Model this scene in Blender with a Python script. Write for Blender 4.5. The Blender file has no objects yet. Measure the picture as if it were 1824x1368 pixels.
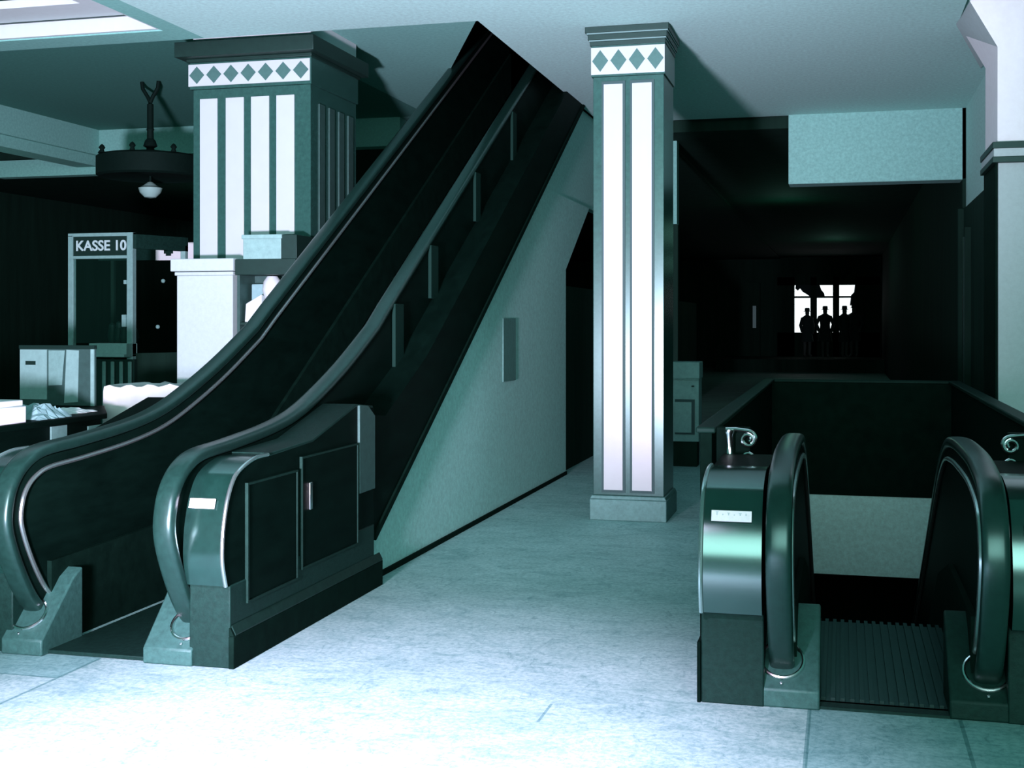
import bpy, bmesh, math, random
from mathutils import Vector, Matrix
random.seed(7)
S = bpy.context.scene
C = S.collection
PI = math.pi

# ------------------------------------------------------------------ materials
def mat(name, col, rough=0.6, metal=0.0, var=0.0, scale=8.0, bump=0.0, detail=6.0, spec=0.5, ior=1.5, emit=None, estr=0.0, stretch=None):
    m = bpy.data.materials.new(name); m.use_nodes = True
    nt = m.node_tree; b = nt.nodes['Principled BSDF']
    b.inputs['Base Color'].default_value = (*col, 1)
    b.inputs['Roughness'].default_value = rough
    b.inputs['Metallic'].default_value = metal
    b.inputs['Specular IOR Level'].default_value = spec
    b.inputs['IOR'].default_value = ior
    b.inputs['Specular Tint'].default_value = (.55, 1.0, .92, 1) if max(col) < .45 else (1, 1, 1, 1)
    if emit:
        b.inputs['Emission Color'].default_value = (*emit, 1)
        b.inputs['Emission Strength'].default_value = estr
    if var or bump:
        tc = nt.nodes.new('ShaderNodeTexCoord'); nz = nt.nodes.new('ShaderNodeTexNoise')
        nz.inputs['Scale'].default_value = scale; nz.inputs['Detail'].default_value = detail
        nz.inputs['Roughness'].default_value = 0.7
        src = tc.outputs['Object']
        if stretch:
            mp = nt.nodes.new('ShaderNodeMapping'); mp.inputs['Scale'].default_value = stretch
            nt.links.new(src, mp.inputs['Vector']); src = mp.outputs['Vector']
        nt.links.new(src, nz.inputs['Vector'])
        if var:
            r = nt.nodes.new('ShaderNodeValToRGB')
            r.color_ramp.elements[0].position = 0.3; r.color_ramp.elements[1].position = 0.7
            r.color_ramp.elements[0].color = (*[max(0, c*(1-var)) for c in col], 1)
            r.color_ramp.elements[1].color = (*[min(1, c*(1+var)) for c in col], 1)
            nt.links.new(nz.outputs['Fac'], r.inputs['Fac']); nt.links.new(r.outputs['Color'], b.inputs['Base Color'])
        if bump:
            bp = nt.nodes.new('ShaderNodeBump'); bp.inputs['Strength'].default_value = bump; bp.inputs['Distance'].default_value = 0.01
            nt.links.new(nz.outputs['Fac'], bp.inputs['Height']); nt.links.new(bp.outputs['Normal'], b.inputs['Normal'])
    return m

M = {}
M['plaster'] = mat('pale_plaster', (.33, .67, .61), .85, var=.13, scale=30, detail=3, bump=.15)
M['plaster_dim'] = mat('dimmed_plaster', (.15, .43, .37), .85, var=.13, scale=30, detail=3, bump=.1)  # plaster copy with the shade of recessed ceiling and beams in its colour
M['plaster_shaded'] = mat('shaded_plaster', (.045, .20, .16), .9, var=.13, scale=30, detail=3)  # darkest plaster copy: dimness of the left bay put into its colour
M['white_paint'] = mat('white_paint', (.66, .80, .80), .7, var=.04, scale=12)
M['moulding'] = mat('white_moulding', (.42, .60, .58), .7, var=.03, scale=14)
M['dark_room'] = mat('unlit_hall_and_panelling', (.007, .026, .018), .85, var=.3, scale=5, spec=.1, stretch=(1, 1, .1))  # dark wood panelling; also darkness of the unlit back hall put into colour
M['wood'] = mat('dark_polished_wood', (.0016, .0075, .0053), .5, var=.35, scale=9, spec=.02, stretch=(1, .25, 1))
M['wood_matt'] = mat('dark_matt_wood', (.0026, .0115, .0080), .65, var=.3, scale=10, spec=.02)
M['wood_edge'] = mat('worn_wood_moulding', (.006, .024, .018), .5, var=.25, scale=20, spec=.1)
M['rubber'] = mat('handrail_rubber', (.0055, .0245, .019), .30, var=.25, scale=30, spec=.5, ior=1.6)
M['drum'] = mat('enamelled_sheet_metal', (.004, .021, .016), .19, var=.25, scale=14, spec=.5, ior=2.05)
M['cast'] = mat('cast_metal', (.024, .088, .074), .5, metal=.0, var=.25, scale=35, bump=.2)
M['castdark'] = mat('dull_cast_metal', (.0042, .022, .0165), .55, metal=.0, spec=.2, var=.3, scale=35, bump=.2)
M['chrome'] = mat('chrome', (.8, .88, .88), .18, metal=1.0)
M['trimline'] = mat('polished_metal_strip', (.35, .5, .48), .25, metal=.9)
M['plate'] = mat('enamel_plate', (.85, .88, .9), .5, var=.05, scale=60)
M['ink'] = mat('dark_ink', (.006, .022, .017), .7, spec=.08)
M['batten'] = mat('dark_batten_wood', (.005, .022, .0165), .6, spec=.05)
M['tread'] = mat('ribbed_tread_metal', (.02, .05, .045), .35, metal=.5, var=.2, scale=30)
M['tile'] = mat('white_glazed_tile', (.34, .47, .455), .3, var=.025, scale=6, spec=.4)
M['colframe'] = mat('grey_green_stone', (.017, .068, .055), .22, var=.22, scale=26, spec=.6)
M['colgap'] = mat('dark_joint', (.02, .05, .05), .6)
M['diamond'] = mat('green_tile', (.045, .125, .11), .35, var=.1, scale=30)
M['cornice'] = mat('dark_cornice_paint', (.0045, .020, .015), .5, var=.2, scale=20)
M['cornice_edge'] = mat('cornice_fillet', (.11, .23, .215), .45)
M['stone'] = mat('column_base_stone', (.085, .21, .19), .55, var=.2, scale=28)
M['brass'] = mat('dark_bronze', (.002, .008, .006), .7, metal=.0, spec=.08, var=.2, scale=30)
M['glass_bowl'] = mat('milk_glass', (.22, .42, .38), .4)
M['boothframe'] = mat('painted_booth_frame', (.13, .29, .265), .5, var=.15, scale=20)
M['paper'] = mat('white_paper', (.66, .84, .82), .8, var=.05, scale=9)
M['paper_dull'] = mat('grey_paper', (.15, .32, .295), .85, var=.12, scale=14)
M['board'] = mat('green_board', (.02, .06, .052), .7, var=.2, scale=14)
M['cream'] = mat('cream_card', (.62, .78, .75), .75, var=.03, scale=8)
M['skyglow'] = mat('daylit_pane', (.2, .2, .2), .6, emit=(.86, .95, .97), estr=1.25)
M['post'] = mat('painted_post', (.024, .066, .057), .5, var=.2, scale=20)
M['wall_panel'] = mat('darker_wall_panel', (.085, .215, .19), .7, var=.15, scale=30)
M['worn'] = mat('rubbed_lettering', (.50, .62, .63), .6)
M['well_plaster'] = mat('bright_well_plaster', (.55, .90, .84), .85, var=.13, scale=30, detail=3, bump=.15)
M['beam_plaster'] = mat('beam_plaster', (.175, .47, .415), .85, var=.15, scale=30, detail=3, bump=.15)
M['letter'] = mat('pale_lettering', (.30, .50, .48), .6)
M['goods'] = mat('white_goods', (.42, .58, .57), .6, var=.06, scale=18)
M['goods_blue'] = mat('pale_goods', (.17, .36, .36), .6, var=.12, scale=18)
M['cabinet'] = mat('painted_cabinet', (.17, .36, .33), .55, var=.15, scale=18)
M['person'] = mat('dark_clothing', (.012, .028, .028), .9)
M['skin'] = mat('shaded_skin', (.05, .07, .065), .8)
M['pierfront'] = mat('smooth_pale_plaster', (.32, .485, .47), .75, var=.06, scale=26)

def glass_mat():
    m = bpy.data.materials.new('booth_glass'); m.use_nodes = True
    nt = m.node_tree; nt.nodes.clear()
    o = nt.nodes.new('ShaderNodeOutputMaterial'); mix = nt.nodes.new('ShaderNodeMixShader')
    t = nt.nodes.new('ShaderNodeBsdfTransparent'); t.inputs['Color'].default_value = (.85, .93, .91, 1)
    g = nt.nodes.new('ShaderNodeBsdfGlossy'); g.inputs['Roughness'].default_value = .05
    fr = nt.nodes.new('ShaderNodeFresnel'); fr.inputs['IOR'].default_value = 1.35
    nt.links.new(fr.outputs[0], mix.inputs[0]); nt.links.new(t.outputs[0], mix.inputs[1]); nt.links.new(g.outputs[0], mix.inputs[2])
    nt.links.new(mix.outputs[0], o.inputs[0])
    return m
M['glass'] = glass_mat()

def floor_mat():
    m = bpy.data.materials.new('worn_stone_floor'); m.use_nodes = True
    nt = m.node_tree; b = nt.nodes['Principled BSDF']; N = nt.nodes.new; L = nt.links.new
    b.inputs['Roughness'].default_value = .62; b.inputs['Specular IOR Level'].default_value = .3
    tc = N('ShaderNodeTexCoord')
    def noise(scale, detail, stretch=None, dist=0):
        n = N('ShaderNodeTexNoise'); n.inputs['Scale'].default_value = scale; n.inputs['Detail'].default_value = detail
        n.inputs['Roughness'].default_value = .72; n.inputs['Distortion'].default_value = dist
        if stretch:
            mp = N('ShaderNodeMapping'); mp.inputs['Scale'].default_value = stretch; mp.inputs['Rotation'].default_value = (0, 0, .35)
            L(tc.outputs['Object'], mp.inputs['Vector']); L(mp.outputs['Vector'], n.inputs['Vector'])
        else: L(tc.outputs['Object'], n.inputs['Vector'])
        return n.outputs['Fac']
    def ramp(f, p0, c0, p1, c1):
        r = N('ShaderNodeValToRGB'); e = r.color_ramp.elements
        e[0].position = p0; e[0].color = (*c0, 1); e[1].position = p1; e[1].color = (*c1, 1); L(f, r.inputs['Fac']); return r.outputs['Color']
    def mul(a, bb, fac=1.0):
        x = N('ShaderNodeMix'); x.data_type = 'RGBA'; x.blend_type = 'MULTIPLY'; x.inputs['Factor'].default_value = fac
        L(a, x.inputs['A']); L(bb, x.inputs['B']); return x.outputs['Result']
    base = ramp(noise(1.7, 8), .33, (.27, .52, .49), .66, (.38, .66, .63))
    fine = ramp(noise(38, 5), .36, (.55, .68, .68), .58, (1, 1, 1))
    streak = ramp(noise(2.6, 9, (1.0, 2.0, 1.0), 1.6), .36, (.62, .74, .75), .52, (1, 1, 1))
    vein = ramp(noise(5.5, 10, (2.2, .8, 1.0), 2.0), .34, (.42, .58, .60), .44, (1, 1, 1))
    col = mul(mul(mul(base, fine, .9), streak, .8), vein, .6)
    # slab joints round the two escalator landings and across the hall
    sp = N('ShaderNodeSeparateXYZ'); L(tc.outputs['Object'], sp.inputs[0])
    def M2(op, a, bb):
        x = N('ShaderNodeMath'); x.operation = op
        for i, v in enumerate((a, bb)):
            if isinstance(v, (int, float)): x.inputs[i].default_value = v
            else: L(v, x.inputs[i])
        return x.outputs[0]
    def line(axis, at, lo, hi, w=.008):
        o1 = sp.outputs['X'] if axis == 'X' else sp.outputs['Y']; o2 = sp.outputs['Y'] if axis == 'X' else sp.outputs['X']
        d = M2('ABSOLUTE', M2('SUBTRACT', o1, at), 0.0)
        a = M2('LESS_THAN', d, w); return M2('MULTIPLY', a, M2('MULTIPLY', M2('GREATER_THAN', o2, lo), M2('LESS_THAN', o2, hi)))
    tot = None
    for ln in (line('X', -.13, 2, 5.36), line('X', .46, 2, 5.36), line('X', -3.42, 2, 5.3), line('Y', 4.96, -6, -3.42),
               line('X', -1.18, 4.9, 5.15, .006), line('Y', 3.6, -6, 4)):
        tot = ln if tot is None else M2('MAXIMUM', tot, ln)
    def zone(x0, x1, y0, y1):
        return M2('MULTIPLY', M2('MULTIPLY', M2('GREATER_THAN', sp.outputs['X'], x0), M2('LESS_THAN', sp.outputs['X'], x1)),
                  M2('MULTIPLY', M2('GREATER_THAN', sp.outputs['Y'], y0), M2('LESS_THAN', sp.outputs['Y'], y1)))
    def shade(col, f, c):
        x = N('ShaderNodeMix'); x.data_type = 'RGBA'; x.blend_type = 'MULTIPLY'; L(f, x.inputs['Factor']); L(col, x.inputs['A'])
        x.inputs['B'].default_value = (*c, 1); return x.outputs['Result']
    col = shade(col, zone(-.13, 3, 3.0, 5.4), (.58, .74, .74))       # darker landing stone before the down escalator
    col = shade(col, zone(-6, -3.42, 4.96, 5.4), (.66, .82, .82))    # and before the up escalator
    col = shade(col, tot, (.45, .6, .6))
    L(col, b.inputs['Base Color'])
    bp = N('ShaderNodeBump'); bp.inputs['Strength'].default_value = .2; bp.inputs['Distance'].default_value = .01
    L(noise(38, 5), bp.inputs['Height']); L(bp.outputs['Normal'], b.inputs['Normal'])
    return m
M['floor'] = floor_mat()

# ------------------------------------------------------------------ geometry helpers
class MB:
    def __init__(s): s.bm = bmesh.new()
    def box(s, x0, x1, y0, y1, z0, z1, mi=0):
        v = [s.bm.verts.new((x, y, z)) for x in (x0, x1) for y in (y0, y1) for z in (z0, z1)]
        for q in ((0, 1, 3, 2), (4, 6, 7, 5), (0, 4, 5, 1), (2, 3, 7, 6), (0, 2, 6, 4), (1, 5, 7, 3)):
            s.bm.faces.new([v[i] for i in q]).material_index = mi
        return s
    def prism(s, poly, axis, a0, a1, mi=0):
        def P(p, a):
            return {'x': (a, p[0], p[1]), 'y': (p[0], a, p[1]), 'z': (p[0], p[1], a)}[axis]
        A = [s.bm.verts.new(P(p, a0)) for p in poly]; B = [s.bm.verts.new(P(p, a1)) for p in poly]
        n = len(poly); fs = [s.bm.faces.new(A), s.bm.faces.new(B[::-1])]
        for i in range(n): fs.append(s.bm.faces.new((A[i], B[i], B[(i+1) % n], A[(i+1) % n])))
        for f in fs: f.material_index = mi
        return s
    def sweep(s, path, sec, up=(1, 0, 0), closed=False, mi=0):
        """sec: list of (a, b): a along the side axis `up`, b along the in-plane normal"""
        P = [Vector(p) for p in path]; n = len(P); rings = []; u = Vector(up).normalized()
        for i, p in enumerate(P):
            if closed: t = P[(i+1) % n] - P[(i-1) % n]
            else: t = P[min(i+1, n-1)] - P[max(i-1, 0)]
            t.normalize(); nn = t.cross(u)
            if nn.length < 1e-4: nn = t.orthogonal()
            nn.normalize(); uu = nn.cross(t).normalized()
            rings.append([s.bm.verts.new(p + uu*a + nn*b) for a, b in sec])
        k = len(sec)
        for i in range(n if closed else n-1):
            r0, r1 = rings[i], rings[(i+1) % n]
            for j in range(k): s.bm.faces.new((r0[j], r0[(j+1) % k], r1[(j+1) % k], r1[j])).material_index = mi
        if not closed:
            s.bm.faces.new(rings[0][::-1]); s.bm.faces.new(rings[-1])
        return s
    def tube(s, path, r, n=10, up=(1, 0, 0), closed=False):
        return s.sweep(path, [(r*math.cos(2*PI*i/n), r*math.sin(2*PI*i/n)) for i in range(n)], up, closed)
    def lathe(s, prof, c=(0, 0, 0), n=28, mi=0):
        rings = []
        for r, z in prof:
            rings.append([s.bm.verts.new((c[0]+max(r, .0005)*math.cos(2*PI*i/n), c[1]+max(r, .0005)*math.sin(2*PI*i/n), c[2]+z)) for i in range(n)])
        for a, b in zip(rings, rings[1:]):
            for i in range(n): s.bm.faces.new((a[i], a[(i+1) % n], b[(i+1) % n], b[i])).material_index = mi
        s.bm.faces.new(rings[0][::-1]); s.bm.faces.new(rings[-1])
        return s
    def hull(s, pts):
        v = [s.bm.verts.new(p) for p in pts]
        r = bmesh.ops.convex_hull(s.bm, input=v)
        return s
    def build(s, name, m, parent=None, bevel=0.0, kind=None, smooth=True, label=None):
        bmesh.ops.recalc_face_normals(s.bm, faces=s.bm.faces[:])
        off = Vector((0, 0, 0))
        if parent is not None:
            p = parent
            while p is not None: off += p.location; p = p.parent
        if off.length: bmesh.ops.translate(s.bm, verts=s.bm.verts[:], vec=-off)
        me = bpy.data.meshes.new(name); s.bm.to_mesh(me); s.bm.free()
        for x in (m if isinstance(m, (list, tuple)) else [m]): me.materials.append(M[x])
        if smooth:
            for p in me.polygons: p.use_smooth = True
            me.set_sharp_from_angle(angle=math.radians(35))
        o = bpy.data.objects.new(name, me); C.objects.link(o)
        if parent is not None: o.parent = parent
        if bevel:
            b = o.modifiers.new('bevel', 'BEVEL'); b.width = bevel; b.segments = 2; b.limit_method = 'ANGLE'; b.angle_limit = math.radians(40)
        if kind: o['kind'] = kind
        if label: o['label'] = label
        return o

def thing(name, label, cat, loc=(0, 0, 0), group=None):
    o = bpy.data.objects.new(name, None); C.objects.link(o); o.location = loc; o.empty_display_size = .2
    o['label'] = label; o['category'] = cat
    if group: o['group'] = group
    return o
def tag(o, label, cat, group=None):
    o['label'] = label; o['category'] = cat
    if group: o['group'] = group
    return o
def rebase(o, loc):
    """give a one-mesh thing its origin at its base"""
    o.data.transform(Matrix.Translation(-Vector(loc))); o.location = loc
    return o
def struct(mb, name, m, bevel=0.0): return mb.build(name, m, None, bevel, 'structure')

def smoothpath(pts, n=8):
    """Catmull-Rom through 2-D points"""
    out = []
    P = [pts[0]] + list(pts) + [pts[-1]]
    for i in range(1, len(P)-2):
        p0, p1, p2, p3 = P[i-1], P[i], P[i+1], P[i+2]
        for k in range(n):
            t = k/n; q = []
            for a in range(2):
                q.append(.5*((2*p1[a]) + (-p0[a]+p2[a])*t + (2*p0[a]-5*p1[a]+4*p2[a]-p3[a])*t*t + (-p0[a]+3*p1[a]-3*p2[a]+p3[a])*t**3))
            out.append(tuple(q))
    out.append(tuple(pts[-1])); return out
def offset2(path, d):
    out = []
    for i, p in enumerate(path):
        a = path[max(i-1, 0)]; b = path[min(i+1, len(path)-1)]
        tx, ty = b[0]-a[0], b[1]-a[1]; l = math.hypot(tx, ty) or 1
        out.append((p[0]+ty/l*d, p[1]-tx/l*d))
    return out
def text_mesh(txt, name, size, m, parent, loc, ext=.004, width=None):
    cu = bpy.data.curves.new('lettering_curve', 'FONT'); cu.body = txt; cu.size = size; cu.extrude = ext; cu.offset = size*.022; cu.align_x = 'CENTER'; cu.align_y = 'CENTER'
    t = bpy.data.objects.new('t', cu); C.objects.link(t); dg = bpy.context.evaluated_depsgraph_get()
    me = bpy.data.meshes.new_from_object(t.evaluated_get(dg)); bpy.data.objects.remove(t)
    me.transform(Matrix.Rotation(PI/2, 4, 'X'))
    if width:
        w = max(v.co.x for v in me.vertices) - min(v.co.x for v in me.vertices)
        me.transform(Matrix.Diagonal((width/w, 1, 1, 1)))
    off = Vector((0, 0, 0)); p = parent
    while p is not None: off += p.location; p = p.parent
    me.transform(Matrix.Translation(Vector(loc)-off)); me.materials.clear(); me.materials.append(M[m]); me.name = name
    o = bpy.data.objects.new(name, me); C.objects.link(o); o.parent = parent; return o

# ------------------------------------------------------------------ the shell
HX0, HX1, HY0, HY1 = -.64, .96, 6.2, 12.08          # well of the down escalator
mb = MB()
for r in ((-16, HX0, -6, 46), (HX1, 6, -6, 46), (HX0, HX1, -6, HY0), (HX0, HX1, HY1+.06, 46)):
    mb.box(r[0], r[1], r[2], r[3], -.3, 0)
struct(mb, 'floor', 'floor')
# well walls
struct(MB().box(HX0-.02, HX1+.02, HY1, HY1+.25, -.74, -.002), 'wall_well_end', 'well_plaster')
mb = MB(); mb.box(HX0-.2, HX0-.001, 5.5, 18, -4, -.3).box(HX1+.001, HX1+.2, 5.5, 18, -4, -.3).box(HX0-.2, HX1+.2, 18, 18.2, -4, -.3).box(HX0-.2, HX1+.2, 5.3, 5.5, -4, -.3)
mb.box(HX0-.2, HX1+.2, 12.4, 18, -.78, -.74)
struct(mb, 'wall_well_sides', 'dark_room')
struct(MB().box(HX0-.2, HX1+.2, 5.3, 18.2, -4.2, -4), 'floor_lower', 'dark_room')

# ceilings
mb = MB()
mb.box(-5.2, -2.8, 6.8, 9.6, 4.0, 4.4)                                 # slab before the stair bay
mb.prism([(-2.8, 6.8), (.90, 6.8), (.90, 10.66), (1.28, 12.4), (1.345, 12.5), (1.345, 14.9), (-2.1, 14.9), (-2.1, 16.2), (-2.8, 16.2)], 'z', 4.0, 4.4)
struct(mb, 'ceiling', 'plaster')
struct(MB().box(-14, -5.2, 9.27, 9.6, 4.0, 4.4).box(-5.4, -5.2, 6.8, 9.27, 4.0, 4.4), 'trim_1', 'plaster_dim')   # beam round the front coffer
mb = MB()
mb.box(-14, -5.4, 9.23, 9.268, 4.012, 4.13); mb.box(-5.44, -5.402, 6.8, 9.23, 4.012, 4.13)
mb.box(-14, -5.56, 8.78, 9.23, 4.135, 4.2); mb.box(-5.85, -5.44, 6.8, 8.78, 4.135, 4.2)
mb.box(-14, -5.85, 6.8, 8.76, 4.21, 4.3)
struct(mb, 'trim_2', 'moulding')
struct(MB().box(-14, -5.36, 9.20, 9.27, 4.13, 4.137), 'trim_3', 'cornice')
# recessed ceiling over the left bay and stair bay, with the hole the stairs rise through
mb = MB()
struct(MB().box(-9.7, -5.0, 9.6, 15.0, 4.2, 4.4), 'ceiling_left_bay', 'plaster_shaded')
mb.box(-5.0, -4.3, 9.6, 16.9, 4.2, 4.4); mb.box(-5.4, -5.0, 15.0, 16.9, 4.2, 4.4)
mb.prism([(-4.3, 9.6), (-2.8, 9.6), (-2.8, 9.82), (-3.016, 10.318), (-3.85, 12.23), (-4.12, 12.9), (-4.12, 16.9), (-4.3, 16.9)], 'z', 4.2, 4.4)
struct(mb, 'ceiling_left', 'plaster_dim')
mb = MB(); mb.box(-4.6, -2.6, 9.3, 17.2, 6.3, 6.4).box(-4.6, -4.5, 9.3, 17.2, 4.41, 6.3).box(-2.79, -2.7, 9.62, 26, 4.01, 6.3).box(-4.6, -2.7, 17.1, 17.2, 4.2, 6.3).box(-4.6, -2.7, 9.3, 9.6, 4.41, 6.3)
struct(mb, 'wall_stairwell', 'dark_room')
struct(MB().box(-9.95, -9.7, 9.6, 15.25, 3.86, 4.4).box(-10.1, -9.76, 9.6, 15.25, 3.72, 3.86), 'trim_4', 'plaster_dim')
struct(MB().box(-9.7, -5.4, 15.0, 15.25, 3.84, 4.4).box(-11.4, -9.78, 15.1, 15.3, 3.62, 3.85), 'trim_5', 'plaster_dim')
mb = MB(); mb.box(-16, -5.4, 15.25, 46, 3.85, 4.0).box(-5.4, -2.8, 16.9, 46, 3.85, 4.0).box(-2.1, 3, 15.2, 46, 3.9, 4.4).box(-16, -9.95, 9.6, 15.3, 4.2, 4.4).box(-2.8, -2.1, 16.2, 46, 3.85, 4.4)
struct(mb, 'ceiling_back', 'dark_room')
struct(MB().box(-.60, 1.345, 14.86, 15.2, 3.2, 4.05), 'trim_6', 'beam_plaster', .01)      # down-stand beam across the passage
struct(MB().box(-16, 6, 6.8, 46, 6.5, 6.6), 'ceiling_void', 'dark_room')
struct(MB().box(-16, -5.9, 15.3, 15.4, 4.0, 6.5), 'wall_void_back', 'dark_room')
struct(MB().box(2.82, 2.92, 10.95, 46, 0, 6.5), 'wall_void_right', 'dark_room')
struct(MB().box(-14.4, -14.3, 6.9, 46, 4.0, 6.5), 'wall_void_left', 'dark_room')
struct(MB().box(-14.4, .9, 6.8, 6.85, 4.4, 6.5), 'wall_void_front', 'dark_room')
# walls
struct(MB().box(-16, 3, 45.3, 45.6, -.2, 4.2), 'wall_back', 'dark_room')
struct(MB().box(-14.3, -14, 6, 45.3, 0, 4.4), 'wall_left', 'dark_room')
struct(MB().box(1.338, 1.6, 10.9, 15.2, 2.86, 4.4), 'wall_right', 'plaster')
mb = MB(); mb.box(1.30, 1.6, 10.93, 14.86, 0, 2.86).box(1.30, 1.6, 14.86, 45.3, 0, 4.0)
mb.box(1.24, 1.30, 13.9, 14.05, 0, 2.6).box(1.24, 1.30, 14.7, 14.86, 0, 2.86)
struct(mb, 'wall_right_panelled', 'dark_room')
struct(MB().box(1.225, 1.24, 13.93, 14.02, 0, 2.5), 'trim_7', 'wood_edge')
# plaster wall under the up escalator
def soff(y): return .577*y - 3.85
mb = MB(); mb.prism([(7.2, 0), (12.98, 0), (12.98, 2.16), (14.25, 2.92), (12.0, 2.92), (7.2, soff(7.2)+.02)], 'x', -2.92, -2.82)
struct(mb, 'wall_under_stairs', 'plaster')
struct(MB().prism([(11.95, 2.925), (17, 2.925), (17, 4.0), (13.58, 4.0)], 'x', -2.93, -2.835), 'wall_over_passage', 'plaster')
struct(MB().box(-2.82, -2.806, 7.24, 12.98, 0, .035), 'baseboard_middle', 'wood_matt')
struct(MB().box(-2.822, -2.81, 10.42, 10.84, 1.09, 1.64), 'trim_8', 'wall_panel', .004)  # thin panel, darker than the plaster around it
# something dark stands behind the plaster wall: closing wall of the store room
struct(MB().box(-2.95, -2.90, 12.98, 26, 0, 2.0).box(-4.4, -2.95, 13.0, 13.1, 0, 2.6), 'wall_store_room', 'dark_room')
struct(MB().box(-2.14, -2.02, 16, 16.15, 0, 2.85), 'trim_9', 'dark_room')
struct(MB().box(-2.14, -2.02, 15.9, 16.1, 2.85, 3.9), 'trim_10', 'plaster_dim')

# ------------------------------------------------------------------ escalators
SEC = []
for i in range(20):                                        # flattened handrail section
    a = 2*PI*i/20; c, s_ = math.cos(a), math.sin(a)
    SEC.append((.052*math.copysign(abs(c)**.6, c), .030*math.copysign(abs(s_)**.6, s_)))
NEWEL = [(5.50, .13), (5.36, .235), (5.235, .42), (5.15, .62), (5.16, .76), (5.215, .86), (5.31, .93), (5.45, .97)]

def plate_on(parent, x0, x1, yc, zc, tilt):
    """small white enamel plate on the front of a newel, with its row of worn letters"""
    w = x1-x0; h = .046
    mb = MB(); mb.box(-w/2, w/2, -.003, .003, -h/2, h/2)
    bmesh.ops.rotate(mb.bm, verts=mb.bm.verts[:], cent=(0, 0, 0), matrix=Matrix.Rotation(tilt, 3, 'X'))
    bmesh.ops.translate(mb.bm, verts=mb.bm.verts[:], vec=((x0+x1)/2, yc, zc))
    o = mb.build('name_plate', 'plate', parent, .001, label='white enamel plate')
    mb = MB(); n = 6; hs = (.012, .006, .009, .005, .008, .010)
    for k in range(n):
        cx = -w*.36 + w*.72*k/(n-1)
        mb.box(cx-.0025, cx+.0025, -.0036, -.002, .002, .002+hs[k])
        if k % 2 == 0: mb.box(cx-.006, cx+.006, -.0036, -.002, .002+hs[k], .005+hs[k])
    bmesh.ops.rotate(mb.bm, verts=mb.bm.verts[:], cent=(0, 0, 0), matrix=Matrix.Rotation(tilt, 3, 'X'))
    bmesh.ops.translate(mb.bm, verts=mb.bm.verts[:], vec=((x0+x1)/2, yc, zc))
    mb.build('worn_lettering', 'worn', o)

def boot(root, x0, x1, xr, yf, inner, darkness):
    """cast foot the handrail dives into; `inner` = +1 when the step side is at x1"""
    prof = [(yf, 0), (yf, .075), (yf+.012, .085), (yf+.26, .33), (yf+.34, .37), (yf+.34, 0)]
    mb = MB(); mb.prism(prof, 'x', x0, x1)
    xi = x1 if inner > 0 else x0
    b = mb.build('newel_foot', darkness, root, .008)
    # collar ring round the handrail mouth, lying on the sloping top
    ring = []
    cy, cz = yf+.10, .175
    ca, sa = math.cos(.76), math.sin(.76)
    for k in range(28):
        a = 2*PI*k/28
        u, v = .088*math.cos(a), .085*math.sin(a)
        ring.append((xr+u, cy+v*ca, cz+v*sa))
    MB().tube(ring, .0085, 8, up=(0, -sa, ca), closed=True).build('collar_ring', 'chrome', b, label='bright chrome ring')
    MB().lathe([(.007, 0), (.007, .006), (.001, .009)], (xr, yf+.018, .096), 10).build('screw_head', 'chrome', b)

def balustrade(root, xr, rail, lower, inner, mk_strip=True):
    """rail: 2-D handrail path (y, z); lower: 2-D path of the bottom edge"""
    h = MB().sweep([(xr, y, z) for y, z in rail], SEC, up=(1, 0, 0)).build('handrail', 'rubber', root)
    inn = offset2(rail, .032)
    b = MB().prism(inn + lower[::-1], 'x', xr-.035, xr+.035).build('balustrade_panel', 'wood', root)
    if mk_strip:
        st = offset2(rail, .085); xi = xr+.045*inner
        MB().tube([(xi, y, z) for y, z in st[4:]], .012, 8).build('edge_strip', 'trimline', b)
    return b

def casing(root, x0, x1, prof_top, yend, outer, rear, yf=5.29):
    """newel casing beside the handrail: flat kick panel, rolled metal front, wooden side"""
    xo = x1 if outer > 0 else x0
    low = MB().prism([(yf, 0), (yf, .385), (yend, .385), (yend, 0)], 'x', x0, x1).build('kick_panel', 'castdark', root, .006)
    front = [p for p in prof_top]
    # rolled front: a shell that follows the profile
    shell = front + offset2(front, .012)[::-1]
    dr = MB().prism(shell, 'x', x0+.004, x1-.004).build('rolled_front', 'drum', root)
    body = offset2(front, .012) + rear
    bo = MB().prism(body, 'x', x0+.006, x1-.006).build('casing_body', 'wood', root)
    xs = xo-.008*outer
    MB().tube([(xs, y, z) for y, z in front], .010, 8).build('edge_bead', 'trimline', root)
    return low, dr, bo

FRONT = smoothpath([(5.262, .386), (5.230, .49), (5.228, .58), (5.243, .68), (5.287, .80), (5.37, .893), (5.54, .945), (5.70, .95)], 5)

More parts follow.
